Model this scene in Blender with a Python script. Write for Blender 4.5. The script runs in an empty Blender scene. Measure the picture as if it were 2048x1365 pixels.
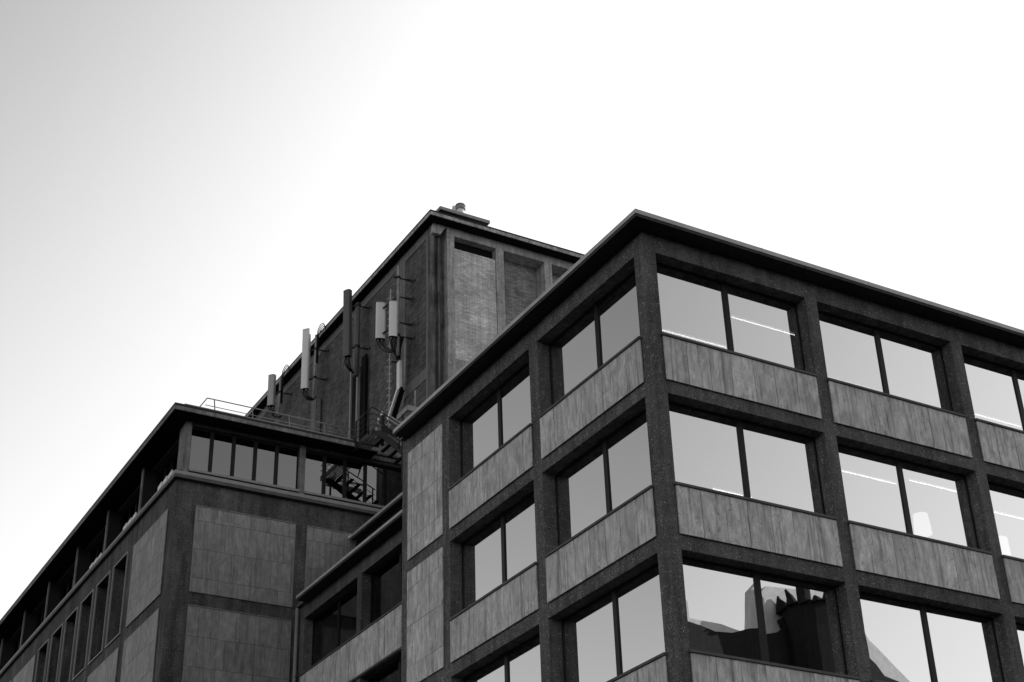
import bpy, math, random
from mathutils import Vector, Matrix, Euler
random.seed(7)
C = bpy.context.scene
col = C.collection
GZ = -2.19                                   # street level

# ------------------------------------------------------------------ camera
cam_d = bpy.data.cameras.new("camera"); cam = bpy.data.objects.new("camera", cam_d); col.objects.link(cam)
cam_d.sensor_width = 36.0; cam_d.lens = 3099.37 / 2048 * 36.0
cam_d.clip_start = 0.1; cam_d.clip_end = 5000
cam.rotation_mode = 'XYZ'
cam.rotation_euler = (math.radians(119.69792502), math.radians(1.59983024), math.radians(-29.63776921))
cam.location = (-16.62584333, -22.54624634, -0.58617841)
C.camera = cam

# ------------------------------------------------------------------ sky and sun
SUN_AZ, SUN_EL = 70.0, 21.0
SKY_K, SKY_MAX = 0.275, 3.7                  # azimuth measured from +y towards +x
w = bpy.data.worlds.new("World"); C.world = w; w.use_nodes = True
nt = w.node_tree; nt.nodes.clear()
sky = nt.nodes.new("ShaderNodeTexSky"); sky.sky_type = 'NISHITA'; sky.sun_disc = False
sky.sun_elevation = math.radians(SUN_EL); sky.sun_rotation = math.radians(SUN_AZ)
sky.air_density = 1.0; sky.dust_density = 3.0; sky.ozone_density = 1.0; sky.altitude = 50
sep = nt.nodes.new("ShaderNodeSeparateColor"); nt.links.new(sky.outputs[0], sep.inputs[0])
comb = nt.nodes.new("ShaderNodeCombineColor")          # red-filtered black and white sky
pw = nt.nodes.new("ShaderNodeMath"); pw.operation = 'POWER'; nt.links.new(sep.outputs[0], pw.inputs[0]); pw.inputs[1].default_value = 2.2
def wmath(op, a, b):                                   # hazy sky: brightness levels off towards the sun, as on film
    nd = nt.nodes.new("ShaderNodeMath"); nd.operation = op
    for sk, v in zip(nd.inputs, (a, b)):
        if isinstance(v, (int, float)): sk.default_value = v
        else: nt.links.new(v, sk)
    return nd.outputs[0]
ex = wmath('SUBTRACT', 1.0, wmath('POWER', 2.71828, wmath('MULTIPLY', pw.outputs[0], -SKY_K)))
lvl = wmath('MULTIPLY', ex, SKY_MAX)
for i in range(3): nt.links.new(lvl, comb.inputs[i])
bg = nt.nodes.new("ShaderNodeBackground"); bg.inputs[1].default_value = 0.12
nt.links.new(comb.outputs[0], bg.inputs[0])
wo = nt.nodes.new("ShaderNodeOutputWorld"); nt.links.new(bg.outputs[0], wo.inputs[0])
sl = bpy.data.lights.new("sun", 'SUN'); sl.energy = 2.0; sl.angle = math.radians(0.5); sl.color = (1, 1, 1)
sun = bpy.data.objects.new("sun", sl); col.objects.link(sun)
az, el = math.radians(SUN_AZ), math.radians(SUN_EL)
sd = Vector((math.sin(az) * math.cos(el), math.cos(az) * math.cos(el), math.sin(el)))
sun.rotation_euler = sd.to_track_quat('Z', 'Y').to_euler(); sun.location = (60, 10, 60)
C.view_settings.view_transform = 'Standard'; C.view_settings.look = 'None'
C.view_settings.exposure = 1.42; C.view_settings.gamma = 1.0
C.cycles.max_bounces = 8; C.cycles.transparent_max_bounces = 8; C.cycles.glossy_bounces = 5
C.cycles.sample_clamp_indirect = 3.0

# ------------------------------------------------------------------ materials
class N:
    def __init__(s, name):
        s.m = bpy.data.materials.new(name); s.m.use_nodes = True; s.t = s.m.node_tree; s.t.nodes.clear()
        s.out = s.t.nodes.new("ShaderNodeOutputMaterial")
    def n(s, typ, **kw):
        nd = s.t.nodes.new(typ)
        for k, v in kw.items():
            if k.startswith('_'): setattr(nd, k[1:], v)
        return nd
    def link(s, a, b): s.t.links.new(a, b)
    def inp(s, sock, v):
        if hasattr(v, 'is_output') or isinstance(v, bpy.types.NodeSocket): s.link(v, sock)
        else: sock.default_value = v
    def math(s, op, a, b=0.0, c=0.0, clamp=False):
        nd = s.t.nodes.new("ShaderNodeMath"); nd.operation = op; nd.use_clamp = clamp
        s.inp(nd.inputs[0], a); s.inp(nd.inputs[1], b); s.inp(nd.inputs[2], c); return nd.outputs[0]
    def pos(s): return s.t.nodes.new("ShaderNodeNewGeometry").outputs['Position']
    def obj(s): return s.t.nodes.new("ShaderNodeTexCoord").outputs['Object']
    def scale(s, v, sc):
        nd = s.t.nodes.new("ShaderNodeVectorMath"); nd.operation = 'MULTIPLY'; s.link(v, nd.inputs[0]); nd.inputs[1].default_value = sc
        return nd.outputs[0]
    def noise(s, v, sc, det=3, rough=.55, dist=0.0):
        nd = s.t.nodes.new("ShaderNodeTexNoise"); s.link(v, nd.inputs['Vector'])
        nd.inputs['Scale'].default_value = sc; nd.inputs['Detail'].default_value = det
        nd.inputs['Roughness'].default_value = rough; nd.inputs['Distortion'].default_value = dist
        return nd.outputs[0]
    def rng(s, v, a, b, c, d):
        nd = s.t.nodes.new("ShaderNodeMapRange"); s.link(v, nd.inputs[0])
        for i, x in enumerate((a, b, c, d)): nd.inputs[i + 1].default_value = x
        return nd.outputs[0]
    def sepxyz(s, v):
        nd = s.t.nodes.new("ShaderNodeSeparateXYZ"); s.link(v, nd.inputs[0]); return nd.outputs
    def comb(s, x, y, z):
        nd = s.t.nodes.new("ShaderNodeCombineXYZ")
        for i, q in enumerate((x, y, z)): s.inp(nd.inputs[i], q)
        return nd.outputs[0]
    def attr(s, name):
        nd = s.t.nodes.new("ShaderNodeAttribute"); nd.attribute_name = name; return nd.outputs['Fac']
    def finish(s, grey, rough=.8, bump=None, bstr=.3, bdist=.01, metal=0.0, spec=.3):
        p = s.t.nodes.new("ShaderNodeBsdfPrincipled")
        if isinstance(grey, (int, float)): p.inputs['Base Color'].default_value = (grey, grey, grey, 1)
        else:
            cc = s.t.nodes.new("ShaderNodeCombineColor")
            for i in range(3): s.link(grey, cc.inputs[i])
            s.link(cc.outputs[0], p.inputs['Base Color'])
        s.inp(p.inputs['Roughness'], rough)
        p.inputs['Metallic'].default_value = metal; p.inputs['Specular IOR Level'].default_value = spec
        if bump is not None:
            b = s.t.nodes.new("ShaderNodeBump"); b.inputs['Strength'].default_value = bstr; b.inputs['Distance'].default_value = bdist
            s.link(bump, b.inputs['Height']); s.link(b.outputs[0], p.inputs['Normal'])
        s.link(p.outputs[0], s.out.inputs[0]); return s.m

def m_aggregate(name, base, stain=1.0, speck=1.0):
    s = N(name); P = s.pos()
    fine = s.noise(P, 48, 4, .8)
    v = s.n("ShaderNodeTexVoronoi"); s.link(P, v.inputs['Vector']); v.inputs['Scale'].default_value = 38
    cellr = s.sepxyz(v.outputs['Color'])[0]
    peb = s.math('MULTIPLY', s.math('GREATER_THAN', cellr, .90), s.math('LESS_THAN', v.outputs['Distance'], .42))
    dark = s.math('MULTIPLY', s.math('LESS_THAN', cellr, .16), .35)
    big = s.noise(s.scale(P, (1, 1, .45)), .9, 5, .62)
    mid = s.noise(P, 4.5, 4, .6)
    drip = s.noise(s.scale(P, (5, 5, .5)), 1.0, 4, .6)
    a = s.rng(fine, .3, .7, .62, 1.38)
    zz = s.sepxyz(P)[2]; jl = s.math('LESS_THAN', s.math('ABSOLUTE', s.math('SUBTRACT', s.math('FRACT', s.math('DIVIDE', s.math('SUBTRACT', zz, 13.98), 3.409)), .5)), .0022)
    a = s.math('MULTIPLY', a, s.math('SUBTRACT', 1.0, s.math('MULTIPLY', jl, .35)))
    a = s.math('MULTIPLY', a, s.rng(big, .3, .7, 1 - .32 * stain, 1 + .22 * stain))
    a = s.math('MULTIPLY', a, s.rng(mid, .3, .7, .86, 1.14))
    a = s.math('MULTIPLY', a, s.rng(drip, .35, .65, 1 - .28 * stain, 1.12))
    a = s.math('MULTIPLY', a, s.math('SUBTRACT', 1.0, dark))
    a = s.math('ADD', a, s.math('MULTIPLY', s.math('MULTIPLY', peb, s.rng(mid, .42, .6, .25, 1.0)), 2.6 * speck))
    g = s.math('MULTIPLY', a, base)
    return s.finish(g, .88, fine, .7, .012, spec=.2)

def m_stone(name, base, streak=1.0, vein=1.0):
    s = N(name); P = s.pos(); X = s.sepxyz(P)
    u = s.math('ADD', X[0], X[1])
    V = s.comb(u, 0.0, X[2]); tone = s.attr('tone')
    Vt = s.comb(s.math('ADD', u, s.math('MULTIPLY', tone, 31.0)), s.math('MULTIPLY', tone, 9.0), X[2])
    st = s.noise(s.scale(Vt, (4.0, 1, 1.3)), 1.0, 6, .6, 1.6)
    st2 = s.noise(s.scale(Vt, (20, 1, 7)), 1.0, 4, .6, .8)
    blot = s.noise(s.scale(Vt, (1, 1, .6)), 2.6, 5, .7, 1.2)
    gr = s.noise(P, 60, 3, .7)
    a = s.rng(st, .34, .66, 1 - .26 * streak, 1 + .24 * streak)
    dr = s.noise(s.scale(V, (10, 1, .4)), 1.0, 4, .6, .3)             # rain stains running down, not slab by slab
    a = s.math('MULTIPLY', a, s.rng(dr, .52, .64, 1.0, 1 - .42 * streak))
    a = s.math('MULTIPLY', a, s.rng(st2, .3, .7, .93, 1.07))
    a = s.math('MULTIPLY', a, s.rng(blot, .34, .66, .78, 1.18))
    a = s.math('MULTIPLY', a, s.rng(gr, .3, .7, .93, 1.07))
    a = s.math('MULTIPLY', a, s.rng(tone, 0, 1, .88, 1.1))
    # wandering mineral veins running down the slabs
    wob = s.noise(s.scale(Vt, (2.2, 1, 2.4)), 1.0, 4, .6)
    ph = s.math('ADD', s.math('MULTIPLY', u, 5.2), s.math('MULTIPLY', wob, 5.0))
    fr = s.math('FRACT', ph)
    line = s.math('LESS_THAN', s.math('ABSOLUTE', s.math('SUBTRACT', fr, .5)), .028)
    gate = s.math('GREATER_THAN', s.noise(s.scale(Vt, (1.3, 1, .5)), 1.0, 2), .53)
    a = s.math('MULTIPLY', a, s.math('SUBTRACT', 1.0, s.math('MULTIPLY', s.math('MULTIPLY', line, gate), .5 * vein)))
    # small pits
    v = s.n("ShaderNodeTexVoronoi"); s.link(s.scale(Vt, (1, 1, .45)), v.inputs['Vector']); v.inputs['Scale'].default_value = 7
    pit = s.math('MULTIPLY', s.math('LESS_THAN', v.outputs['Distance'], .13), s.math('GREATER_THAN', s.sepxyz(v.outputs['Color'])[0], .72))
    a = s.math('MULTIPLY', a, s.math('SUBTRACT', 1.0, s.math('MULTIPLY', pit, .35)))
    return s.finish(s.math('MULTIPLY', a, base), .62, gr, .2, .003, spec=.35)

def m_concrete(name, base, stain=1.0, mott=.25, spec=.15):
    s = N(name); P = s.pos()
    big = s.noise(P, 1.6, 6, .68); mid = s.noise(P, 9, 5, .7)
    drip = s.noise(s.scale(P, (9, 9, .5)), 1.0, 4, .6)
    a = s.rng(big, .3, .7, 1 - .4 * stain, 1 + .3 * stain)
    a = s.math('MULTIPLY', a, s.rng(mid, .3, .7, 1 - mott, 1 + mott))
    a = s.math('MULTIPLY', a, s.rng(drip, .35, .7, 1 - .4 * stain, 1.15))
    return s.finish(s.math('MULTIPLY', a, base), .9, mid, .4, .008, spec=spec)

def m_brick(name, lo, hi, mortar):
    s = N(name); P = s.pos(); X = s.sepxyz(P)
    V = s.comb(s.math('ADD', X[0], X[1]), X[2], 0.0)
    b = s.n("ShaderNodeTexBrick"); s.link(V, b.inputs['Vector'])
    b.inputs['Scale'].default_value = 1; b.inputs['Brick Width'].default_value = .24; b.inputs['Row Height'].default_value = .083
    b.inputs['Mortar Size'].default_value = .009; b.inputs['Mortar Smooth'].default_value = .3; b.inputs['Bias'].default_value = 0
    b.inputs['Color1'].default_value = (lo, lo, lo, 1); b.inputs['Color2'].default_value = (hi, hi, hi, 1)
    b.inputs['Mortar'].default_value = (mortar, mortar, mortar, 1)
    g = s.sepxyz(b.outputs['Color'])[0]
    big = s.noise(P, .9, 5, .65); st = s.noise(s.scale(P, (5, 5, .35)), 1.0, 4, .6); mid = s.noise(s.scale(P, (3, 3, 9)), 1.0, 4, .7)
    g = s.math('MULTIPLY', g, s.rng(big, .3, .7, .66, 1.25))
    g = s.math('MULTIPLY', g, s.rng(st, .35, .7, .8, 1.1))
    g = s.math('MULTIPLY', g, s.rng(mid, .3, .7, .8, 1.2))
    h = s.math('SUBTRACT', s.math('MULTIPLY', mid, .3), b.outputs['Fac'])
    return s.finish(g, .9, h, .6, .012, spec=.2)

def m_plain(name, g, rough=.5, metal=0.0, var=.12, spec=.4):
    s = N(name); P = s.pos(); n_ = s.noise(P, 3.0, 5, .65)
    return s.finish(s.math('MULTIPLY', s.rng(n_, .3, .7, 1 - var, 1 + var), g), rough, metal=metal, spec=spec)

def m_glass(name, refl, tint, wave=.15):
    s = N(name); P = s.pos()
    gl = s.n("ShaderNodeBsdfGlossy"); gl.inputs['Color'].default_value = (.95, .95, .95, 1); gl.inputs['Roughness'].default_value = .004
    tr = s.n("ShaderNodeBsdfTransparent"); tr.inputs[0].default_value = (tint, tint, tint, 1)
    mx = s.n("ShaderNodeMixShader")
    lw = s.n("ShaderNodeLayerWeight"); lw.inputs[0].default_value = .3
    f = s.math('ADD', s.math('MULTIPLY', lw.outputs['Facing'], .25), refl, clamp=True)
    s.link(f, mx.inputs[0]); s.link(tr.outputs[0], mx.inputs[1]); s.link(gl.outputs[0], mx.inputs[2])
    b = s.n("ShaderNodeBump"); b.inputs['Strength'].default_value = wave; b.inputs['Distance'].default_value = .004
    s.link(s.noise(P, .9, 1, .4), b.inputs['Height']); s.link(b.outputs[0], gl.inputs['Normal'])
    s.link(mx.outputs[0], s.out.inputs[0]); return s.m

def m_emit(name, e):
    s = N(name); em = s.n("ShaderNodeEmission"); em.inputs[1].default_value = e; s.link(em.outputs[0], s.out.inputs[0]); return s.m

M = dict(
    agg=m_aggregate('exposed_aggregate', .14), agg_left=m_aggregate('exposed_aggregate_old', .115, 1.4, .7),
    slab=m_concrete('roof_slab_concrete', .07, .5), eave_old=m_concrete('weathered_eave_concrete', .26, .9, .3),
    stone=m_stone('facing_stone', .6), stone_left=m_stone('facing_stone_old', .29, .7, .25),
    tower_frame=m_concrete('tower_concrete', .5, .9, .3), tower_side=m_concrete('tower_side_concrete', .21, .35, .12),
    corner=m_concrete('stained_corner_concrete', .2, 1.3, .15),
    brick=m_brick('pale_brick', .60, .86, .42), brick_shaded=m_brick('shaded_recess_brick', .26, .44, .16), brick_dark=m_brick('dark_brick', .10, .19, .08),
    coping=m_plain('coping_metal', .5, .5, 0, .15), frame=m_plain('black_frame', .012, .45, 0, .1, .2),
    sill=m_plain('sill_stone', .10, .7, 0, .3), zinc=m_plain('zinc_sill', .30, .55, 0, .12),
    dark=m_plain('dark_steel', .02, .5, 0, .2, .3), steel=m_plain('galvanised_steel', .34, .5, .0, .3),
    white=m_plain('radome_white', .92, .5, 0, .04), grey=m_plain('radome_grey', .5, .5, 0, .05), darkgrey=m_plain('radome_dark', .13, .5, 0, .08),
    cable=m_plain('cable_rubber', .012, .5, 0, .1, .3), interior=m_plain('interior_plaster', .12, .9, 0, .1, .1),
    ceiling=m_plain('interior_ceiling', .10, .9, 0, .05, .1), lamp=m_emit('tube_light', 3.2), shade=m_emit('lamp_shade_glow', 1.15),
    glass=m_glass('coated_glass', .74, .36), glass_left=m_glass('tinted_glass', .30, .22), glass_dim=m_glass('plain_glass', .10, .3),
    asphalt=m_concrete('asphalt', .018, .3, .2, spec=0.0), roof=m_plain('roof_gravel', .2, .9, 0, .3),
    church=m_concrete('dark_church_stone', .02, .5), slate=m_plain('pale_slate', .55, .9, 0, .12, 0.0), fin=m_plain('dark_fin', .03, .8, 0, .1, .05), black=m_plain('black_trim_and_shade', .01, .8, 0, .1, .1),
)

# ------------------------------------------------------------------ mesh helpers
class MB:
    def __init__(s): s.v = []; s.f = []; s.tone = []
    def quad(s, pts, tone=.5):
        i = len(s.v); s.v += [tuple(p) for p in pts]; s.f.append(tuple(range(i, i + len(pts)))); s.tone.append(tone)
    def hexa(s, p, tone=.5):
        i = len(s.v); s.v += [tuple(q) for q in p]
        for f in ((0, 3, 2, 1), (4, 5, 6, 7), (0, 1, 5, 4), (1, 2, 6, 5), (2, 3, 7, 6), (3, 0, 4, 7)):
            s.f.append(tuple(i + k for k in f)); s.tone.append(tone)
    def box(s, a, b, tone=.5):
        x0, x1 = sorted((a[0], b[0])); y0, y1 = sorted((a[1], b[1])); z0, z1 = sorted((a[2], b[2]))
        s.hexa([(x0, y0, z0), (x1, y0, z0), (x1, y1, z0), (x0, y1, z0), (x0, y0, z1), (x1, y0, z1), (x1, y1, z1), (x0, y1, z1)], tone)
        return s
    def bar(s, p, q, wd, ht, up=(0, 0, 1)):
        p, q = Vector(p), Vector(q); d = (q - p).normalized(); u = Vector(up)
        if abs(d.dot(u)) > .97: u = Vector((1, 0, 0))
        a = d.cross(u).normalized() * wd / 2; b = a.normalized().cross(d).normalized() * ht / 2
        s.hexa([p - a - b, p + a - b, p + a + b, p - a + b, q - a - b, q + a - b, q + a + b, q - a + b]); return s
    def prism(s, prof, a, b, fn):                # profile of 2-D points, extruded from a to b, fn(u,w,t)->xyz
        n = len(prof); i = len(s.v)
        s.v += [tuple(fn(u, w_, a)) for u, w_ in prof] + [tuple(fn(u, w_, b)) for u, w_ in prof]
        s.f.append(tuple(range(i, i + n))); s.f.append(tuple(range(i + 2 * n - 1, i + n - 1, -1))); s.tone += [.5, .5]
        for k in range(n):
            s.f.append((i + k, i + n + k, i + n + (k + 1) % n, i + (k + 1) % n)); s.tone.append(.5)
        return s
    def tube(s, pts, r, n=8, r2=None):
        pts = [Vector(p) for p in pts]; i0 = len(s.v); m = len(pts)
        ref = Vector((.31, .17, .93))
        for k, p in enumerate(pts):
            d = (pts[min(k + 1, m - 1)] - pts[max(k - 1, 0)]).normalized()
            a = d.cross(ref if abs(d.dot(ref)) < .95 else Vector((1, 0, 0))).normalized(); b = d.cross(a)
            rr = r if r2 is None else r + (r2 - r) * k / (m - 1)
            for j in range(n):
                t = 2 * math.pi * j / n; s.v.append(tuple(p + (a * math.cos(t) + b * math.sin(t)) * rr))
        for k in range(m - 1):
            for j in range(n):
                A = i0 + k * n + j; B = i0 + k * n + (j + 1) % n
                s.f.append((A, B, B + n, A + n)); s.tone.append(.5)
        s.f.append(tuple(i0 + j for j in range(n))[::-1]); s.f.append(tuple(i0 + (m - 1) * n + j for j in range(n))); s.tone += [.5, .5]
        return s
    def build(s, name, mat, parent=None, smooth=False, bevel=0):
        org = Vector((0, 0, 0))
        if parent is not None:
            p = parent
            while p is not None: org += p.location; p = p.parent
        else:
            xs = [v[0] for v in s.v]; ys = [v[1] for v in s.v]; zs = [v[2] for v in s.v]
            org = Vector(((min(xs) + max(xs)) / 2, (min(ys) + max(ys)) / 2, min(zs)))
        me = bpy.data.meshes.new(name); me.from_pydata([tuple(Vector(v) - org) for v in s.v], [], s.f)
        at = me.attributes.new('tone', 'FLOAT', 'FACE'); at.data.foreach_set('value', s.tone)
        me.validate(); me.update()
        import bmesh
        bm = bmesh.new(); bm.from_mesh(me); bmesh.ops.recalc_face_normals(bm, faces=bm.faces); bm.to_mesh(me); bm.free()
        if smooth:
            for pl in me.polygons: pl.use_smooth = len(pl.vertices) == 4
        me.materials.append(mat if not isinstance(mat, str) else M[mat])
        o = bpy.data.objects.new(name, me); col.objects.link(o)
        if parent is not None: o.parent = parent
        else: o.location = org
        if bevel:
            b = o.modifiers.new('bevel', 'BEVEL'); b.width = bevel; b.segments = 2; b.limit_method = 'ANGLE'
        return o

def tag(o, label=None, cat=None, group=None, kind=None):
    if label: o['label'] = label
    if cat: o['category'] = cat
    if group: o['group'] = group
    if kind: o['kind'] = kind
    return o
def empty(name, loc, label, cat, group=None):
    o = bpy.data.objects.new(name, None); col.objects.link(o); o.location = loc; o.empty_display_size = .3
    return tag(o, label, cat, group)
def fmap(kind, at):                              # facade map: u along the wall, d outwards from it, z up
    return (lambda u, d, z: (u, at - d, z)) if kind == 'front' else (lambda u, d, z: (at - d, u, z))

def fbox(mb, F, u0, u1, d0, d1, z0, z1, tone=.5): mb.box(F(u0, d0, z0), F(u1, d1, z1), tone)

# ------------------------------------------------------------------ ground
g = MB().box((-500, -500, GZ - .5), (500, 500, GZ)).build('ground', 'asphalt'); tag(g, kind='structure')

# ------------------------------------------------------------------ shared facade pieces
def window(F, u0, u1, z0, z1, depth, parent, glass='glass', mull=None, mw=.14, fr=.045):
    """frame (black steel) + pane set back by depth behind the facade; mull: list of mullion centres"""
    f = MB()
    fbox(f, F, u0, u1, -depth - .06, -depth + .02, z1 - fr, z1); fbox(f, F, u0, u1, -depth - .06, -depth + .02, z0, z0 + fr)
    fbox(f, F, u0, u0 + fr, -depth - .06, -depth + .02, z0 + fr, z1 - fr); fbox(f, F, u1 - fr, u1, -depth - .06, -depth + .02, z0 + fr, z1 - fr)
    ms = [(u0 + u1) / 2] if mull is None else mull
    for m_ in ms: fbox(f, F, m_ - mw / 2, m_ + mw / 2, -depth - .06, -depth + .03, z0 + fr, z1 - fr)
    wobj = f.build('window', 'frame', parent)
    edges = [u0 + fr] + [e for m_ in ms for e in (m_ - mw / 2, m_ + mw / 2)] + [u1 - fr]
    for k in range(0, len(edges), 2):
        if edges[k + 1] - edges[k] < .05: continue
        p = MB(); e0, e1 = edges[k], edges[k + 1]
        tx, ty = random.uniform(-.003, .003), random.uniform(-.003, .003)          # panes never sit quite true
        p.quad([F(e0, -depth - tx - ty, z0 + fr), F(e1, -depth + tx - ty, z0 + fr), F(e1, -depth + tx + ty, z1 - fr), F(e0, -depth - tx + ty, z1 - fr)])
        p.build('pane', glass, wobj)
    return wobj

def slab_panel(F, u0, u1, z0, z1, parent, n=7, proud=.05, mat='stone', name='stone_panel'):
    p = MB(); L = u1 - u0; cuts = [u0 + L * (k + (random.uniform(-.04, .04) if 0 < k < n else 0)) / n for k in range(n + 1)]
    for k in range(n):
        fbox(p, F, cuts[k] + .006, cuts[k + 1] - .006, proud - .03, proud + random.uniform(-.0015, .0015), z0, z1, random.random())
    o = p.build(name, mat, parent)
    b = MB(); fbox(b, F, u0 + .05, u1 - .05, .002, proud - .034, z0 + .04, z1 - .01)     # fixing rail leaves a shadow gap
    b.build('fixing_rail', 'black', o)
    return o

def ashlar_panel(F, u0, u1, zs, parent, wd=.72, proud=.045, mat='stone_left', trim='zinc', trims='tlr', firsts=None):
    """large panel of stone slabs laid in courses, with a thin light edging"""
    p = MB()
    for r in range(len(zs) - 1):
        a, b = zs[r + 1] + .0045, zs[r] - .0045
        off = (firsts[r] if firsts else (.52 if r % 2 == 0 else .36)); c = u0; nx = u0 + off
        while c < u1 - .02:
            e = min(nx, u1)
            if u1 - e < .08: e = u1
            fbox(p, F, c + .0035, e - .0035, proud - .03, proud + random.uniform(-.002, .002), a, b, random.random())
            c = e; nx = e + wd
    o = p.build('stone_panel', mat, parent)
    b = MB(); fbox(b, F, u0 + .04, u1 - .04, .002, proud - .034, zs[-1] + .04, zs[0] - .04); b.build('fixing_rail', 'black', o)
    if trim:
        t = MB(); k = .022
        if 't' in trims: fbox(t, F, u0 - k, u1 + k, .004, proud + .03, zs[0] + .002, zs[0] + k)
        if 'l' in trims: fbox(t, F, u0 - k, u0 - .001, .004, proud + .012, zs[-1], zs[0] + .001)
        if 'r' in trims: fbox(t, F, u1 + .001, u1 + k, .004, proud + .012, zs[-1], zs[0] + .001)
        t.build('edging', trim, o)
    return o

# ================================================================== 1. the corner office block
office = empty('office_block', (0, 0, GZ), 'dark pebble-dash concrete office block with stone panels and wide paired windows, nearest corner', 'building')
FR, FL = fmap('front', 0.0), fmap('side', 0.0)
TOPS = [17.466, 14.066, 10.649, 7.24, 3.83]
SP = 1.314            # spandrel height incl. beam, below each opening
RB = [(0.327 + 4.427 * k, 4.419 + 4.427 * k) for k in range(5)]
LB = [(0.346, 4.475), (4.861, 8.943)]
XE, YE = RB[-1][1] + .335, 11.62
fr = MB(); DP = .5
fr.box((0, 0, GZ), (RB[0][0], LB[0][0], 17.466))                                  # corner column
for k in range(5):
    x1 = RB[k + 1][0] if k < 4 else XE
    fr.box((RB[k][1], 0, GZ), (x1, DP, 17.466))
fr.box((0, LB[0][1], GZ), (DP, LB[1][0], 17.466)); fr.box((0, LB[1][1], GZ), (DP, YE, 17.466))
fr.box((0, 0, 17.466), (XE, DP, 17.918)); fr.box((0, DP, 17.466), (DP, YE, 17.918))    # top beam ring
fr.box((DP, YE - .3, GZ), (XE, YE, 17.918)); fr.box((XE - .3, DP, GZ), (XE, YE - .3, 17.918))
for k in range(5):
    for r, zt in enumerate(TOPS):
        hi = zt - 2.09; lo = (TOPS[r + 1] if r < 4 else .2)
        fr.box((RB[k][0], 0, lo), (RB[k][1], DP - .02, hi))
        if k < 2: fr.box((0, LB[k][0], lo), (DP - .02, LB[k][1], hi))
fr.build('concrete_frame', 'agg', office)
for k in range(5):
    for r, zt in enumerate(TOPS):
        if k == 4 and r > 2: continue
        zb = zt - 2.05
        window(FR, RB[k][0], RB[k][1], zb, zt, .33, office)
        slab_panel(FR, RB[k][0] - .029, RB[k][1] - .047, zt - 3.106, zt - 2.085, office)
        s_ = MB(); fbox(s_, FR, RB[k][0] - .06, RB[k][1] - .04, .002, .085, zt - 2.078, zt - 2.022)
        fbox(s_, FR, RB[k][0] + .002, RB[k][1] - .002, -.30, .001, zt - 2.078, zt - 2.03); s_.build('window_sill', 'sill', office, bevel=.006)
        if k < 2:
            window(FL, LB[k][0], LB[k][1], zb, zt, .35, office)
            slab_panel(FL, LB[k][0] - .05, LB[k][1] - .062, zt - 3.1, zt - 2.085, office)
            s_ = MB(); fbox(s_, FL, LB[k][0] - .07, LB[k][1] - .07, .002, .085, zt - 2.078, zt - 2.022)
            fbox(s_, FL, LB[k][0] + .002, LB[k][1] - .002, -.32, .001, zt - 2.078, zt - 2.03); s_.build('window_sill', 'sill', office, bevel=.006)
for r, zt in enumerate(TOPS):
    ashlar_panel(FL, 9.27, 11.235, [zt - .02, zt - .50, zt - 1.50, zt - 2.56, zt - 3.09], office, wd=.66, proud=.04, mat='stone', trim=None,
                 firsts=[.42, .6, .32, .5])
# eave: concrete slab cast in lengths, metal coping above it
es = MB(); EO, EL = .44, 11.32
es.box((-.43 + .03, -EO + .03, 17.918), (XE + .4, EL, 17.98))
x = -.43
while x < XE + .4:
    x2 = min(x + 4.6, XE + .4); es.box((x if x > 0 else -.43, -EO, 17.9185), (x2 - .035, -EO + .028, 17.982)); x = x2
y = -EO + .03
while y < EL:
    y2 = min(y + 4.6, EL); es.box((-.43, y, 17.9185), (-.43 + .028, y2 - .035, 17.982)); y = y2
es.build('eave_slab', 'slab', office)
cp = MB(); cp.box((-.445, -EO - .015, 17.986), (XE + .41, -EO + .3, 18.092)); cp.box((-.445, -EO + .301, 17.986), (-.12, EL + .01, 18.091))
x = 2.9
while x < XE: cp.box((x, -EO - .019, 17.99), (x + .05, -EO + .31, 18.095)); x += 3.1
cp.build('coping', 'coping', office)
MB().box((-.1, -.1, 17.981), (XE, YE, 18.02)).build('roof', 'roof', office)
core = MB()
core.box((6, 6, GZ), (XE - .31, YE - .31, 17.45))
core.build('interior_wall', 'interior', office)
for zt in TOPS:
    MB().box((DP + .001, DP + .001, zt + .003), (XE - .31, YE - .31, zt + .25)).build('ceiling', 'ceiling', office)
# fluorescent tubes hanging under the ceilings
def tube_lamp(x0, x1, y, z, label, alongy=False):
    e = empty('tube_light', ((x0 + x1) / 2, y, z) if not alongy else (y, (x0 + x1) / 2, z), label, 'ceiling light', 'tube lights seen through the office windows')
    h, t = MB(), MB(); pt = (lambda u, o, q: (u, y + o, q)) if not alongy else (lambda u, o, q: (y + o, u, q))
    h.box(pt(x0 - .03, -.05, z + .045), pt(x1 + .03, .05, z + .095)); h.build('housing', 'steel', e)
    t.tube([pt(x0, 0, z + .018), pt(x1, 0, z + .018)], .012, 8); t.build('tube', 'lamp', e)
tube_lamp(2.24, 4.12, 2.58, 17.37, 'tube light low in the left pane of the top window beside the corner column')
tube_lamp(3.35, 5.29, 1.36, 17.37, 'tube light crossing the right pane of the top window beside the corner column')
tube_lamp(7.10, 9.02, 2.68, 17.37, 'tube light low in the left pane of the second top-floor window from the corner')
tube_lamp(12.0, 13.7, 2.5, 17.37, 'tube light low in the top-floor window at the right edge of the photo')
tube_lamp(5.95, 7.57, 1.25, 13.97, 'tube light high in the left pane of the window with the white table lamp')
tube_lamp(7.70, 9.16, .95, 13.97, 'tube light above the white table lamp, in the right pane')
tube_lamp(10.3, 12.6, 1.45, 13.97, 'tube light in the middle-row window at the right edge of the photo')
tube_lamp(3.9, 5.0, 3.35, 13.97, 'tube light just above the sill in the middle-row window beside the corner column')
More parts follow.
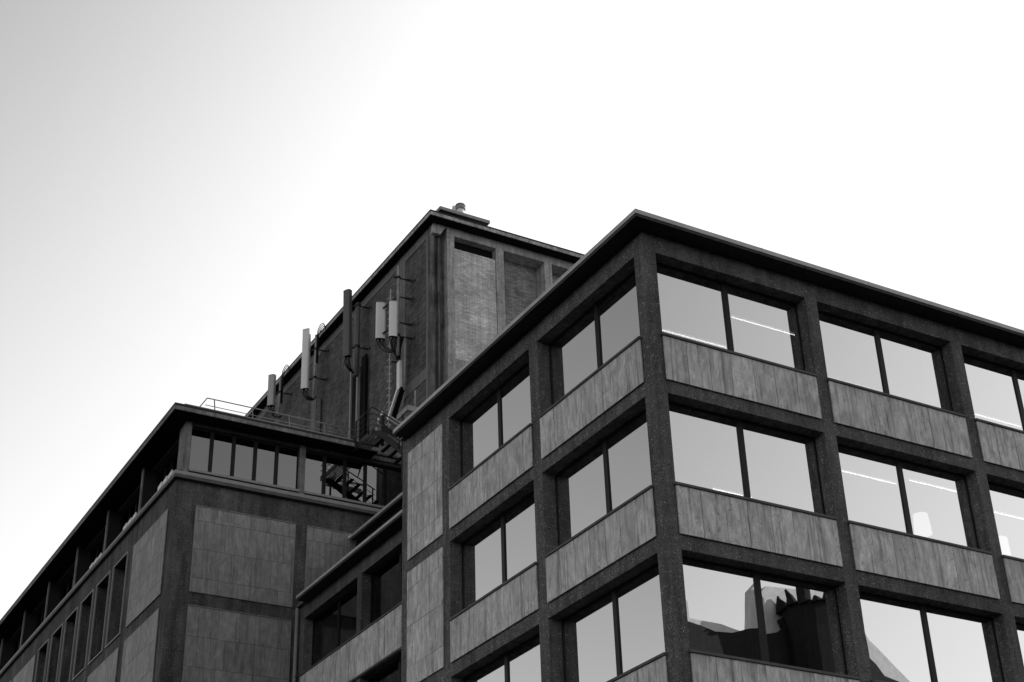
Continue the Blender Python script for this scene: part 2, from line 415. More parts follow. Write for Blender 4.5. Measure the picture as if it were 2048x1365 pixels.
# table lamp on the sill
tl = empty('table_lamp', (7.75, .85, 12.02), 'white table lamp with a drum shade behind the glass, above the stone panels', 'lamp')
MB().tube([(7.75, .85, 12.03), (7.75, .85, 12.06)], .11, 20).build('base', 'white', tl, True)
MB().tube([(7.75, .85, 12.06), (7.75, .85, 12.66)], .035, 12).build('stem', 'shade', tl, True)
MB().tube([(7.75, .85, 12.62), (7.75, .85, 13.1)], .2, 28, .165).build('lamp_shade', 'shade', tl, True)
bx = MB().box((9.98, .62, 12.03), (10.19, .8, 12.9)).box((9.99, .63, 12.9), (10.18, .79, 12.93)); b_ = bx.build('white_box', 'shade', None, bevel=.02)  # pale box given the glowing lamp-shade material
tag(b_, 'tall white glowing box at the left end of the middle-row window by the right edge', 'lamp')
b_.location.z -= 0

# ================================================================== 2. low wing between the blocks
XM, YL = 2.3, 24.3
wing = empty('low_wing', (XM, 17, GZ), 'low recessed wing with a continuous stone band and dark windows between the two blocks', 'building')
FM = fmap('side', XM); WT = [17.22, 13.86, 10.5, 7.14, 3.78]
WB = [(19.52, 23.74), (14.97, 19.19), (11.63, 14.64)]
wf = MB()
wf.box((XM, 23.74, GZ), (XM + .5, YL - .01, 17.22)); wf.box((XM, 11.63, 17.22), (XM + .5, YL - .01, 17.67))
for a, b in ((19.19, 19.52), (14.64, 14.97)): wf.box((XM, a, GZ), (XM + .5, b, 17.22))
for r, zt in enumerate(WT):
    lo = WT[r + 1] if r < 4 else GZ
    for a, b in WB: wf.box((XM, a, lo), (XM + .48, b, zt - 2.0))
wf.build('concrete_frame', 'agg', wing)
for r, zt in enumerate(WT):
    for a, b in WB: window(FM, a, b, zt - 1.96, zt, .33, wing, 'glass_dim')
    slab_panel(FM, 11.66, 23.83, zt - 3.27, zt - 2.0, wing, n=30, proud=.05, mat='stone')
    s_ = MB(); fbox(s_, FM, 11.66, 23.84, .002, .085, zt - 1.99, zt - 1.945)
    for a, b in WB: fbox(s_, FM, a + .002, b - .002, -.3, .001, zt - 1.99, zt - 1.95)
    s_.build('window_sill', 'sill', wing)
    t_ = MB(); fbox(t_, FM, 11.66, 23.84, .004, .055, zt - 3.34, zt - 3.275); t_.build('drip_moulding', 'sill', wing)
MB().box((XM - .43, 11.63, 17.672), (XM + 4, 23.46, 17.74)).build('eave_slab', 'slab', wing)
MB().box((XM - .445, 11.63, 17.744), (XM - .1, 23.475, 17.835)).build('coping', 'coping', wing)
MB().box((XM - .099, 11.63, 17.744), (XM + 4, YL - .01, 17.80)).build('roof', 'roof', wing)
MB().box((XM + 3, 11.63, GZ), (XM + 3.9, YL - .01, 17.66)).build('interior_wall', 'interior', wing)
for zt in WT: MB().box((XM + .501, 11.64, zt + .003), (XM + 2.99, YL - .02, zt + .25)).build('ceiling', 'ceiling', wing)
# set-back upper floor with its own thin roof
MB().box((4.28, 12.2, 17.80), (6.2, 24.1, 20.45)).build('upper_floor', 'black', wing)
MB().box((4.05, 12.0, 20.45), (6.2, 24.0, 20.53)).build('upper_eave', 'slab', wing)
MB().box((4.035, 12.0, 20.534), (4.4, 24.02, 20.63)).build('upper_coping', 'coping', wing)
mu = MB()
for k in range(9): mu.box((4.25, 13 + 1.25 * k, 18.4), (4.279, 13.08 + 1.25 * k, 20.3))
mu.build('window_mullion', 'dark', wing)
MB().box((4.03, 24.03, 20.56), (4.5, 24.25, 20.66)).build('slab_catchlight', 'white', wing)  # white piece painted in for light caught on the slab top
dpipe = MB().tube([(2.18, 24.13, GZ), (2.18, 24.13, 17.66)], .06, 14); 
for z in range(0, 18, 3): dpipe.tube([(2.18, 24.13, z + .3), (2.18, 24.13, z + .36)], .075, 14)
dp = dpipe.build('downpipe', 'zinc', None, True); tag(dp, 'pale vertical downpipe in the corner between the low wing and the panelled block', 'pipe')

# ================================================================== 3. panelled block with glazed top floor
XS = -2.3
left = empty('panelled_block', (XS, YL, GZ), 'long block with big square stone panels and a glazed top floor under a wide eave', 'building')
FF, FS = fmap('front', YL), fmap('side', XS); YEND = 62
lw_ = MB()
lw_.box((XS, YL, GZ), (12, YL + .5, 21.62))
NW = [(29.3, 30.92), (31.42, 33.03), (33.52, 35.08), (35.63, 37.22), (37.7, 39.23), (39.8, 41.3)]
cur = YL + .5
NW2 = NW + [(45.9, 47.5), (48.0, 49.6), (50.1, 51.7), (52.2, 53.8)]
for a, b in NW2:
    lw_.box((XS, cur, GZ), (XS + .5, a, 21.62))
    lw_.box((XS, a, 20.76), (XS + .5, b, 21.62)); lw_.box((XS, a, GZ), (XS + .5, b, 17.77)); cur = b
lw_.box((XS, cur, GZ), (XS + .5, YEND, 21.62)); lw_.box((XS, YEND, GZ), (12, YEND + .4, 21.62))
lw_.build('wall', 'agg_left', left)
for a, b in NW2:
    t = MB(); k = .05; o_ = .05
    fbox(t, FS, a - k, b + k, .003, o_, 20.762, 20.762 + k); fbox(t, FS, a - k, b + k, .003, o_, 17.768 - k, 17.768)
    fbox(t, FS, a - k, a - .002, .003, o_, 17.769, 20.761); fbox(t, FS, b + .002, b + k, .003, o_, 17.769, 20.761)
    wobj = window(FS, a + .002, b - .002, 17.772, 20.758, .42, left, 'glass_dim', [], fr=.06)
    t.build('surround', 'zinc', wobj)
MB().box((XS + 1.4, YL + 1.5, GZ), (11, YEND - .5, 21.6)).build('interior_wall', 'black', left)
# front panels
R1 = [20.76, 20.25, 19.24, 18.23, 17.72]; R2 = [17.24, 16.23, 15.22, 14.72, 14.2]
for z_, zs in enumerate((R1, R2, [q - 7.04 for q in R1], [q - 7.04 for q in R2])):
    ff = [.54, .38, .66, .22] if z_ % 2 == 0 else [.36, .6, .2, .5]
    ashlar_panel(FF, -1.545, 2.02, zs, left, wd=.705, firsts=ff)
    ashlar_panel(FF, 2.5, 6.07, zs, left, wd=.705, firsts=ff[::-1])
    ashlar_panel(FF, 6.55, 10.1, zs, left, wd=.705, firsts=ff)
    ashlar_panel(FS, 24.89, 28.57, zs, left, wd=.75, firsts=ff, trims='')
ashlar_panel(FS, 41.8, 45.5, R1, left, wd=.75, trims='')
for zs in (R2, [q - 7.04 for q in R1]):
    ashlar_panel(FS, 29.24, 32.9, zs, left, wd=.75, trims=''); ashlar_panel(FS, 33.5, 37.2, zs, left, wd=.75, trims='')
    ashlar_panel(FS, 37.8, 41.5, zs, left, wd=.75, trims='')
# ledge below the glazed floor
lg = MB(); lg.box((XS - .13, YL - .2, 21.624), (12, YL + .4, 21.73)); lg.box((XS - .13, YL + .401, 21.624), (XS + .4, YEND, 21.73)); lg.build('ledge', 'sill', left)
lg = MB(); lg.box((XS - .14, YL - .21, 21.733), (12, YL + .4, 21.86)); lg.build('ledge_facing', 'zinc', left)
lg = MB(); lg.box((XS - .14, YL + .401, 21.733), (XS + .4, YEND, 21.82)); lg.build('ledge_facing', 'zinc', left)
lg = MB(); lg.box((XS + .05, YL - .0, 21.862), (12, YL + .3, 21.985)); lg.build('plinth', 'black', left)
# columns of the glazed floor
FC = [(-2.14, -1.92), (2.1, 2.32), (6.34, 6.56), (10.5, 10.72)]
for a, b in FC:
    MB().box((a, YL - .02, 21.863), (b, YL + .62, 23.84)).build('column', 'eave_old', left)
SC = [24.95, 28.56, 32.82, 36.95, 41.25, 45.25, 49.3, 53.4, 57.5]
for yy in SC[1:]:
    fc = MB().box((XS + .08, yy, 21.823), (XS + .55, yy + .16, 23.84)).build('column', 'fin', left)
    MB().box((XS + .03, yy - .005, 21.823), (XS + .078, yy + .165, 23.84)).build('edge_strip', 'eave_old', fc)
# front glazing
ga = [(-1.92, 2.1), (2.32, 6.34), (6.56, 10.5)]
for a, b in ga:
    ms = [a + .79 + .802 * k for k in range(4)]
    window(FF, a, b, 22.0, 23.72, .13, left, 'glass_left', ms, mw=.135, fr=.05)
    s_ = MB(); fbox(s_, FF, a + .002, b - .002, -.09, .07, 21.99, 22.075); s_.build('window_sill', 'zinc', left)
    h_ = MB(); fbox(h_, FF, a + .002, b - .002, -.2, .03, 23.725, 23.835); h_.build('head_beam', 'slab', left)
for k in range(len(SC) - 1):
    a = SC[k] + (.16 if k else 0); b = SC[k + 1]
    Fs2 = fmap('side', XS + .55)
    window(Fs2, a, b, 21.9, 23.72, .1, left, 'glass_left', [a + (b - a) * q / 5 for q in range(1, 5)], mw=.12, fr=.05)
    for q in range(3):
        y0 = a + .25 + q * .55 + (0 if k else -.2); wd = .46
        if k > 2: continue
        h_ = MB(); h_.hexa([(XS + .02, y0, 21.825), (XS + .3, y0, 21.825), (XS + .3, y0 + wd, 21.825), (XS + .02, y0 + wd, 21.825),
                            (XS + .02, y0 + .0, 22.27 - k * .03), (XS + .05, y0 + .0, 22.27 - k * .03), (XS + .05, y0 + wd - .08, 22.2 - k * .03), (XS + .02, y0 + wd - .08, 22.2 - k * .03)])
        h_.build('sash_glint', 'shade' if False else 'white', left)  # white wedges stand in for sky reflections on open sashes
hb = MB(); hb.box((XS + .35, YL + .63, 23.725), (XS + .7, YEND, 23.835)); hb.build('head_beam', 'slab', left)
# eave of the glazed floor
ev = MB(); ex0, ey0, ex1 = XS - .5, YL - .72, 4.85
ev.box((ex0, ey0, 23.85), (ex1, YL + 3, 24.0)); ev.box((ex0, YL + 3.001, 23.85), (6.2, YEND, 24.0)); ev.box((ex1 + .001, YL - .1, 23.85), (6.2, YL + 3, 24.0))
ev.build('eave_slab', 'eave_old', left)
ed = MB(); ed.box((ex0 - .01, ey0 - .01, 24.003), (ex1, YL + 3, 24.085)); ed.box((ex0 - .01, YL + 3.001, 24.003), (6.2, YEND, 24.085)); ed.build('roof_edge', 'dark', left)
so = MB(); so.box((ex0 + .03, ey0 + .05, 23.838), (ex1 - .02, YL + .64, 23.848)); so.box((ex0 + .03, YL + .641, 23.838), (XS + .8, YEND - .05, 23.848)); so.build('soffit_shade', 'black', left)  # thin black sheet paints the shade under the eave
gs = MB(); gs.box((-2.41, 23.75, 24.088), (4.7, 24.2, 24.215)); gs.build('gravel_stop', 'zinc', left)
MB().box((-2.3, 24.21, 24.088), (6.2, YEND - .1, 24.15)).build('roof', 'roof', left)

# ---- guard rail on that roof
gr = empty('guard_rail', (1.2, 23.9, 24.2), 'low leaning galvanised guard rail along the edge of the left flat roof', 'railing')
r1 = MB().tube([(-1.6, 23.86, 24.66), (4.05, 23.86, 24.66)], .02, 8).tube([(-1.6, 23.86, 24.66), (-1.62, 24.9, 24.64)], .02, 8)
r1.build('top_rail', 'steel', gr, True)
MB().tube([(-1.63, 23.95, 24.43), (4.08, 23.95, 24.43)], .014, 8).build('middle_rail', 'steel', gr, True)
for px_ in (-1.34, 0.06, 1.45, 2.8, 4.03): MB().bar((px_, 23.86, 24.66), (px_ + .11, 24.02, 24.2), .035, .03).build('post', 'steel', gr)
MB().bar((-1.62, 24.85, 24.64), (-1.6, 24.9, 24.2), .03, .03).build('post', 'steel', gr)

# ================================================================== 4. brick tower
XT, YT = 6.27, 22.0
tower = empty('brick_tower', (XT, YT, GZ), 'tall brick tower with a flat overhanging concrete roof, rising behind the other blocks', 'building')
FTf, FTs = fmap('front', YT), fmap('side', XT)
TC = [(6.88, 7.20)] + [(9.06 + 2.22 * k, 9.41 + 2.22 * k) for k in range(5)]
tf = MB()
for k, (a, b) in enumerate(TC):
    tf.box((a, YT, GZ), (b, YT + .62, 32.97))
tf.box((6.88, YT, 32.97), (TC[-1][1], YT + .62, 33.318))
tf.box((7.2, YT + .01, 26.9), (9.06, YT + .5, 27.28)); tf.box((7.2, YT + .03, 27.281), (9.06, YT + .5, 27.53))
tf.box((7.2, YT + .05, GZ), (9.06, YT + .5, 26.75))
tf.build('concrete_frame', 'tower_frame', tower)
MB().box((7.21, YT + .035, 27.535), (9.045, YT + .3, 32.43)).build('brick_infill', 'brick', tower)
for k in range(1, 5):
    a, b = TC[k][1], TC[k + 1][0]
    MB().box((a, YT + .6, GZ), (b, YT + .85, 32.97)).build('brick_infill', 'brick_shaded', tower)  # darker copy of the brick, recess shade put into its colour
MB().box((7.2, YT + .31, 32.0), (9.06, YT + .61, 32.969)).build('vent_void', 'black', tower)
# stained re-entrant corner with a pale corbel at its head
cn = MB(); cn.box((XT + .02, YT + .30, GZ), (6.88, YT + .62, 33.31)); cn.box((XT, YT + .151, GZ), (XT + .13, YT + .299, 33.318)); cn.box((XT + .3, YT + .22, GZ), (XT + .42, YT + .299, 32.8)); cn.build('corner_pier', 'corner', tower)
cb = MB(); cb.prism([(XT, 32.88), (6.60, 32.88), (6.872, 33.316), (XT, 33.316)], YT + .0, YT + .149, lambda u, w_, t: (u, t, w_)); cb.build('corbel', 'tower_frame', tower)
pp = MB(); pp.tube([(6.62, YT + .2, 22), (6.62, YT + .2, 32.8)], .05, 10); pp.build('rain_pipe', 'corner', tower)
# side wall: concrete strips and head beam with dark brick fields between them
TY = [(22.42, 22.6), (24.42, 24.95), (28.77, 29.3), (33.13, 33.66), (37.45, 37.98), (41.8, 42.3), (45.6, 46.0)]
sc = MB()
for a, b in TY: sc.box((XT, a, GZ), (XT + .4, b, 32.90))
sc.box((XT, 22.42, 32.90), (XT + .4, 46, 33.318)); sc.box((XT + .401, 45.8, GZ), (19, 46, 33.3)); sc.box((XT, 24.95, 26.3), (XT + .395, 28.77, 26.31))
sc.box((XT, 22.6, 26.72), (XT + .39, 24.42, 27.2))
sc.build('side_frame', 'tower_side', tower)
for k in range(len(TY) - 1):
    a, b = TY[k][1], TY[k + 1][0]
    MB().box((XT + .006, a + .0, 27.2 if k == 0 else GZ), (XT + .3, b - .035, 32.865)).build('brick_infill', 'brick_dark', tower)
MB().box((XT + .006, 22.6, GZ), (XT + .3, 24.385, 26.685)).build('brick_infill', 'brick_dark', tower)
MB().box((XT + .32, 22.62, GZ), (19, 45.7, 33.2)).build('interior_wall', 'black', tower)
te = MB(); te.box((XT - .36, YT - .49, 33.322), (19, 46.4, 33.47)); te.build('eave_slab', 'tower_frame', tower)
MB().box((XT - .33, YT - .46, 33.312), (XT - .005, 46.3, 33.32)).box((XT - .004, YT - .46, 33.3195), (19, YT - .005, 33.3205)).build('soffit_shade', 'black', tower)  # black sheets below the pale eave slab stand in for its shade
te = MB(); te.box((XT - .37, YT - .50, 33.473), (19, 46.4, 33.535)); te.build('roof_edge', 'dark', tower)
te = MB(); te.box((XT - .30, YT - .38, 33.538), (19, 46.2, 33.60)); te.build('coping', 'coping', tower)
# plant slab and vents on the tower roof
ps = empty('plant_slab', (7.9, 24.2, 33.6), 'pale flat slab raised above the tower roof, black underneath', 'roof hatch')
MB().box((6.77, 22.35, 34.36), (9.03, 26, 34.49)).build('slab', 'zinc', ps)
MB().box((7.3, 23.0, 33.6), (8.5, 25.5, 34.355)).build('upstand', 'black', ps)
MB().box((6.8, 22.38, 34.345), (9.0, 25.9, 34.357)).build('soffit_shade', 'black', ps)  # shade under the raised slab painted as a black sheet
vc = empty('roof_vent', (8.13, 23.4, 34.49), 'white capped round vent standing on the raised slab of the tower roof', 'vent')
MB().tube([(8.14, 23.2, 34.49), (8.14, 23.2, 35.24)], .16, 24).build('pipe', 'white', vc, True)
MB().tube([(8.14, 23.2, 35.245), (8.14, 23.2, 35.35)], .215, 28).build('cowl', 'zinc', vc, True)
MB().tube([(8.14, 23.2, 35.35), (8.14, 23.2, 35.41)], .17, 24).build('neck', 'white', vc, True)
MB().tube([(8.14, 23.2, 35.411), (8.14, 23.2, 35.48)], .22, 28, .19).build('cap', 'zinc', vc, True)
v2 = MB().tube([(7.84, 23.2, 34.49), (7.84, 23.2, 35.2)], .04, 12).tube([(7.84, 23.2, 35.2), (7.84, 23.2, 35.33)], .08, 14, .06).build('small_vent', 'white', None, True)
tag(v2, 'small white vent pipe just left of the big capped vent', 'vent')

# ================================================================== antennas on the tower's side wall
def wallpt(y, z, off=0): return Vector((XT - off, y, z))
def antenna(label, c, z0, z1, wd, dp_, yaw, mat, pole, pz, brz, ncab, join, tilt=0.0):
    """c: (x,y) of the radome, yaw: direction it faces in degrees from -y towards -x, pole: (x,y)"""
    e = empty('panel_antenna', (c[0], c[1], z0), label, 'antenna', 'panel antennas on the tower wall')
    th = math.radians(yaw); fx = Vector((-math.sin(th), -math.cos(th), 0)); rx = Vector((math.cos(th), -math.sin(th), 0))
    def P(a, f, z): t = (z - z0) * tilt; return Vector((c[0], c[1], z)) + rx * a + fx * (f + t)
    prof = [(-wd / 2, -dp_ * .5), (-wd / 2, dp_ * .15), (-wd * .44, dp_ * .36), (-wd * .3, dp_ * .46), (0, dp_ * .5), (wd * .3, dp_ * .46), (wd * .44, dp_ * .36), (wd / 2, dp_ * .15), (wd / 2, -dp_ * .5)]
    body = MB().prism(prof, z0, z1, lambda u, w_, t: P(u, w_, t)); body.build('radome', mat, e)
    cap = MB().prism([(u * 1.02, w_ * 1.04) for u, w_ in prof], z1 + .002, z1 + .035, lambda u, w_, t: P(u, w_, t)); cap.build('end_cap', 'darkgrey' if mat == 'darkgrey' else 'grey', e)
    cap = MB().prism([(u * .98, w_ * .96) for u, w_ in prof], z0 - .03, z0 - .002, lambda u, w_, t: P(u, w_, t)); cap.build('connector_plate', 'black', e)
    pl = MB().tube([(pole[0], pole[1], pz[0]), (pole[0], pole[1], pz[1])], pole[2], 12); pl.build('pole', 'steel' if mat != 'darkgrey' else 'darkgrey', e, True)
    for z in brz:
        b = MB(); p0 = Vector((pole[0], pole[1], z))
        b.bar(p0, P(0, -dp_ / 2, z), .05, .06); b.tube([p0 - Vector((0, 0, .05)), p0 + Vector((0, 0, .05))], pole[2] + .025, 10)
        b.bar(p0, (XT, pole[1] + .05, z + .02), .035, .04); b.bar(p0 - Vector((0, 0, .03)), (XT, pole[1] - .16, z - .03), .025, .03)
        b.tube([(XT - .02, pole[1] - .16, z - .08), (XT - .02, pole[1] - .16, z + .06)], .018, 6); b.build('bracket', 'dark', e)
    J = Vector(join)
    for k in range(ncab):
        a = -wd * .38 + wd * .76 * k / max(1, ncab - 1); s0 = P(a, random.uniform(-.3, .3) * dp_, z0 - .02)
        drop = random.uniform(.25, .5); pts = []
        m1 = s0 + Vector((0, 0, -drop)); m2 = s0.lerp(J, .55) + Vector((random.uniform(-.1, .1), random.uniform(-.1, .1), -drop * 1.15))
        for t in [q / 12 for q in range(13)]:
            pts.append(s0 * (1 - t) ** 3 + m1 * 3 * t * (1 - t) ** 2 + m2 * 3 * t * t * (1 - t) + J * t ** 3)
        MB().tube(pts, .017, 6).build('cable', 'cable', e, True)
        cn_ = MB().tube([s0, s0 + Vector((0, 0, -.09))], .024, 8); cn_.build('connector', 'steel' if k % 3 == 1 else 'cable', e)
    return e
antenna('short white panel antenna, left one of the side-by-side pair near the tower corner', (5.47, 24.92), 29.40, 31.00, .38, .17, 20, 'white', (5.66, 23.75, .04), (29.2, 30.9), (29.6, 30.75), 7, (5.75, 24.1, 28.55))
antenna('short white panel antenna below a bare mast, right one of the side-by-side pair', (5.40, 23.64), 28.82, 30.35, .32, .17, 20, 'white', (5.62, 23.68, .062), (28.1, 32.1), (28.95, 31.55), 7, (5.78, 24.05, 28.3))
antenna('tall dark grey panel antenna, the longest one standing above the tower eave line', (5.43, 28.02), 30.15, 33.2, .34, .2, 62, 'darkgrey', (5.75, 27.75, .10), (29.2, 32.6), (30.55, 32.5), 7, (5.95, 28.4, 29.75), .03)
antenna('tall narrow white panel antenna, second from the left on the tower wall', (5.43, 32.42), 30.75, 33.62, .34, .2, 50, 'white', (5.72, 32.05, .06), (30.2, 33.3), (31.2, 32.6), 9, (5.9, 32.2, 30.4), .02)
antenna('short grey panel antenna, leftmost one by the far end of the tower eave', (5.43, 36.4), 31.78, 33.3, .33, .2, 50, 'grey', (5.72, 36.1, .05), (31.2, 33.2), (32.4,), 6, (5.9, 36.2, 31.3), .02)
# loops of cable over the eave behind the two left antennas
for (yy, zz, lab) in ((31.95, 33.3, 'black cable loop bending over the eave behind the tall white antenna'), (35.95, 33.2, 'black cable loop bending over the eave behind the leftmost grey antenna')):
    lp = MB()
    for q in range(3):
        pts = [(5.72 + .05 * q, yy + .04 * q, zz - 1.4)] + [(5.72 + .05 * q, yy + .04 * q - .38 * (1 - math.cos(t)) , zz + .3 * math.sin(t) - .05 * q) for t in [math.pi * k / 10 for k in range(11)]]
        lp.tube(pts, .018, 6)
    o = lp.build('cable_loop', 'cable', None, True); tag(o, lab, 'cable')

# cable casing down the wall below the pair
cc = empty('cable_casing', (5.9, 24.2, 25.9), 'pale upright cable casing below the antenna pair, kinked towards the stair at its foot', 'cable duct')
MB().box((5.86, 24.02, 26.9), (5.97, 24.26, 28.1)).build('duct', 'white', cc)
MB().box((5.98, 23.98, 26.85), (6.05, 24.2, 28.15)).build('back_channel', 'steel', cc)
MB().bar((5.9, 24.14, 26.9), (5.9, 24.95, 26.0), .12, .16, (1, 0, 0)).build('duct', 'white', cc)
MB().bar((5.99, 23.98, 26.95), (5.99, 24.78, 26.0), .12, .18, (1, 0, 0)).build('duct_cover', 'black', cc)
MB().tube([(5.95, 23.72, 26.7), (5.95, 23.72, 29.5)], .05, 10).build('conduit', 'zinc', cc, True)
MB().tube([(5.85, 24.1, 28.2), (5.86, 24.08, 28.7), (5.9, 23.9, 29.1)], .09, 10).build('cable_bundle', 'cable', cc, True)
# climbing pole
lp = empty('climbing_pole', (5.95, 25.05, 25.4), 'thin upright climbing pole with short alternating rungs left of the cable casing', 'ladder')
MB().tube([(5.95, 25.05, 25.2), (5.95, 25.05, 31.85)], .034, 8).build('pole', 'coping', lp, True)
z = 25.45; k = 0
while z < 31.8:
    sgn = 1 if k % 2 else -1
    MB().bar((5.95, 25.05, z), (5.93, 25.05 + sgn * .22, z + .015), .032, .032).build('rung', 'coping', lp); z += .155; k += 1
for z in (26.3, 28.6, 30.9): MB().bar((5.95, 25.05, z), (XT, 25.05, z), .04, .04).build('bracket', 'dark', lp)
# cable tray below the dark antenna
ct = empty('cable_tray', (6.05, 28.5, 24.2), 'tall cable tray with two pale edges below the dark antenna', 'cable duct')
MB().box((6.08, 28.22, 24.2), (6.2, 28.86, 30.0)).build('tray', 'darkgrey', ct)
MB().box((5.98, 28.8, 24.2), (6.1, 28.9, 30.15)).build('flange', 'zinc', ct); MB().box((5.98, 28.14, 24.2), (6.1, 28.26, 29.6)).build('flange', 'zinc', ct)
MB().box((6.12, 27.7, 24.2), (6.2, 28.1, 30.3)).build('back_plate', 'black', ct)
cdt = MB()
for q in range(4): cdt.tube([(6.03, 28.42 + .1 * q, 24.2), (6.03, 28.42 + .1 * q, 29.7)], .02, 6)
cdt.build('cable', 'cable', ct, True)
cd = MB().tube([(6.2, 32.35, 24.2), (6.2, 32.35, 30.4)], .035, 8).build('conduit', 'dark', None, True)
tag(cd, 'thin dark conduit running down the tower wall below the tall white antenna', 'pipe')

# ================================================================== stair from the roof landing
st = empty('roof_stair', (4.6, 22.6, 23.9), 'black steel stair with barred landing rail between the left roof and the tower', 'stair')
X0, YA, YB, LZ = 3.93, 22.2, 23.75, 23.93
gt = MB(); x = X0 + .03
while x < 4.5: gt.box((x, YA + .03, LZ - .04), (x + .03, YB - .05, LZ)); x += .09
gt.build('landing', 'dark', st)
MB().box((X0, YA, LZ - .2), (X0 + .02, YB, LZ + .02)).box((X0 + .02, YA - .03, LZ - .12), (4.05, YA - .005, LZ + .02)).build('landing_edge', 'dark', st)
sx1 = 6.2; sl_ = -.62
def sz(x): return LZ + sl_ * (x - 4.3)
for yy in (YA, YA + .95):
    sp = MB()
    if yy > YA: sp.prism([(4.05, LZ - .02), (4.3, LZ + .02), (sx1, sz(sx1) + .04), (sx1, sz(sx1) - .1), (4.35, LZ - .12), (4.05, LZ - .1)], yy, yy + .02, lambda u, w_, t: (u, t, w_))
    else: sp.prism([(4.05, LZ - .02), (4.3, LZ + .06), (sx1, sz(sx1) + .12), (sx1, sz(sx1) - .28), (4.42, LZ - .30), (4.05, LZ - .16)], yy, yy + .025, lambda u, w_, t: (u, t, w_)); sp.build('stringer', 'dark', st)
x = 4.5
while x < sx1:
    MB().box((x - .06, YA + .03, sz(x) - .02), (x + .08, YA + .945, sz(x) + .012)).build('tread', 'dark', st); x += .27
rl = MB(); rl.tube([(X0, YB, 24.86), (X0, YA, 24.83), (5.08, YA, 24.36), (sx1, YA, 23.85)], .024, 8); rl.build('handrail', 'dark', st, True)
for dz in (.22, .44, .66):
    MB().tube([(X0, YB, 24.84 - dz), (X0, YA, 24.81 - dz), (4.25, YA, 24.74 - dz), (sx1, YA, 23.85 - dz)], .012, 6).build('rail_bar', 'dark', st, True)
for p in ((X0, YB, 24.86), (X0, YB - .18, 24.86), (X0, 22.48, 24.85), (5.0, YA, 24.38), (6.1, YA, 23.9)):
    MB().tube([p, (p[0], p[1], p[2] - .98)], .028, 8).build('post', 'dark', st, True)
rl = MB(); rl.tube([(4.6, YA + .96, 24.85), (sx1, YA + .96, 24.0)], .022, 8); rl.build('handrail', 'dark', st, True)
fl = empty('floodlight_post', (5.0, 23.6, 24.2), 'black post with white lamp head and pale box, behind the stair rail', 'light')
MB().tube([(5.0, 23.6, 24.15), (5.0, 23.6, 25.36)], .065, 10).build('post', 'dark', fl, True)
MB().tube([(5.0, 23.68, 25.36), (5.0, 23.68, 25.5), (5.0, 23.68, 25.56)], .06, 12, .03).build('lamp_head', 'white', fl, True)
MB().tube([(4.93, 23.82, 25.1), (4.93, 23.82, 25.34)], .03, 10).build('lamp_head', 'white', fl, True)
MB().box((4.9, 23.86, 24.6), (5.1, 24.06, 25.0)).build('box', 'zinc', fl)
for q in range(6):
    a = Vector((5.0, 23.5, 24.9 - .05 * q)); b = Vector((5.3, 22.9 - .1 * q, 24.5 - .08 * q))
    MB().tube([a, a.lerp(b, .5) + Vector((0, 0, -.15)), b], .018, 6).build('cable', 'cable', fl, True)
MB().bar((5.2, 23.3, 25.15), (5.5, 22.75, 24.6), .12, .16).build('duct', 'zinc', fl)
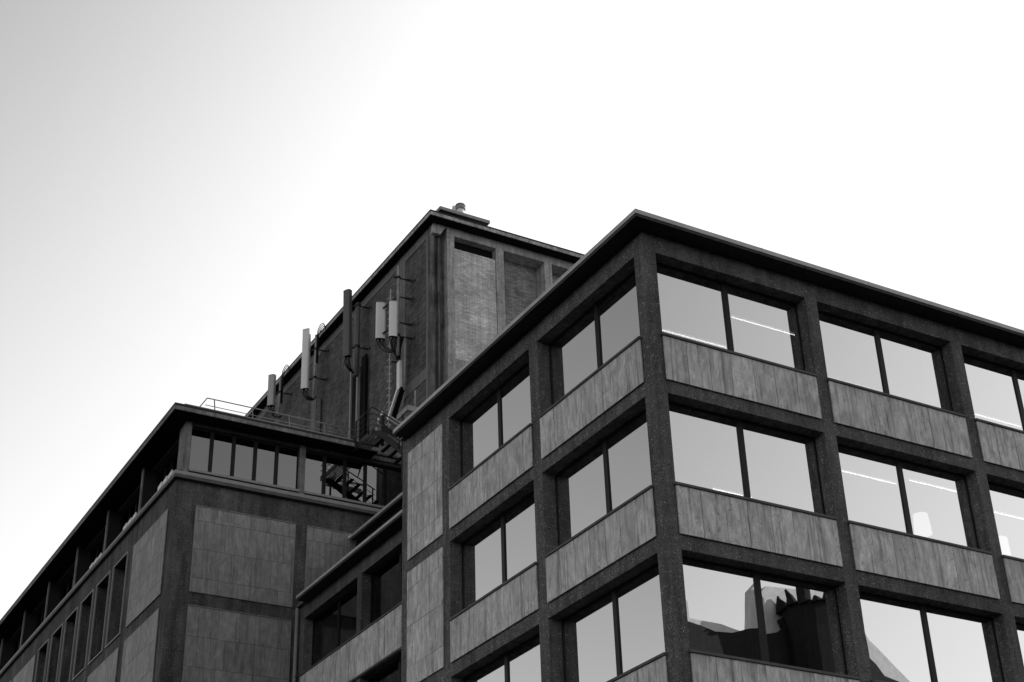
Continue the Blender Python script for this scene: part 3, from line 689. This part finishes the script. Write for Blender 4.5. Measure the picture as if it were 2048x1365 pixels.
# galvanised frame above the corner block's eave
pf = empty('steel_platform', (4.8, 21.0, 23.9), 'pale galvanised platform frame with a short post, half hidden by the corner block', 'platform')
MB().bar((4.7, 20.9, 24.38), (4.7, 21.75, 24.34), .05, .2).build('beam', 'zinc', pf)
MB().bar((4.7, 20.9, 24.38), (6.1, 20.9, 24.30), .05, .2).build('beam', 'zinc', pf)
MB().bar((4.85, 21.5, 24.3), (6.1, 21.5, 24.3), .05, .06).build('cross_bar', 'steel', pf)
MB().bar((4.85, 21.2, 24.1), (6.1, 21.2, 24.1), .05, .06).build('cross_bar', 'steel', pf)
MB().tube([(5.0, 20.95, 24.4), (5.0, 20.95, 25.15)], .025, 8).build('post', 'zinc', pf, True)
MB().tube([(5.25, 21.4, 24.3), (5.25, 21.4, 24.95)], .015, 8).build('post', 'dark', pf, True)
MB().tube([(4.7, 21.3, 20.6), (4.7, 21.3, 24.3)], .04, 8).build('post', 'dark', pf, True)

# ================================================================== church across the square (seen mirrored in the lower windows)
ch = empty('church', (38, -42, GZ), 'dark gabled church with a spiky turret, mirrored in the lowest windows of the corner block', 'church')
fy = lambda u, w_, t: (u, t, w_)
MB().prism([(28, GZ), (45.6, GZ), (45.6, 25.0), (44.0, 25.3), (43.5, 25.9), (43.1, 26.2), (42.9, 29.4), (42, 29.3), (40.3, 29.2), (39.6, 28.5), (39.3, 28.3), (37.3, 28.2), (36.8, 28.0), (37.0, 27.5), (36.4, 27.1),
            (35.3, 26.8), (34.7, 26.7), (33.6, 26.3), (32.5, 26.2), (31.6, 26.4), (30.7, 26.5), (28, 26.7)], -39.7, -40.2, fy).build('gable_wall', 'church', ch)
MB().prism([(28, 20), (47.5, 20), (47.4, 24.8), (46.4, 25.5), (43.8, 27.5), (43.5, 28.0), (42.8, 28.6), (41.8, 30.4), (36.4, 30.0), (35.7, 29.3), (35.35, 26.85), (34.7, 26.72), (33.4, 26.95), (31.32, 26.95), (31.3, 27.95), (28, 28.1)], -40.3, -40.9, fy).build('roof', 'slate', ch)
MB().box((29, -60, GZ), (45, -41, 24)).build('nave', 'church', ch)
tt = MB(); tt.tube([(38.35, -39.2, 20), (38.35, -39.2, 27.2), (38.35, -39.2, 28.6)], 1.3, 12, 1.55)
for k in range(14):
    a = 2 * math.pi * k / 14 + .2; p = Vector((38.35 + 1.5 * math.cos(a), -39.2 + 1.5 * math.sin(a), 28.5)); hh = (.35, .8, .5, .95, .3)[k % 5]
    tt.tube([p, p + Vector((.12 * math.cos(a), 0, hh * .5)), p + Vector((.3 * math.cos(a) + .1 * (k % 3 - 1), 0, hh))], .34, 7, .06)
tt.tube([(38.1, -39.2, 28), (38.1, -39.2, 30.2)], .42, 8, .36)
tt.build('turret', 'church', ch)
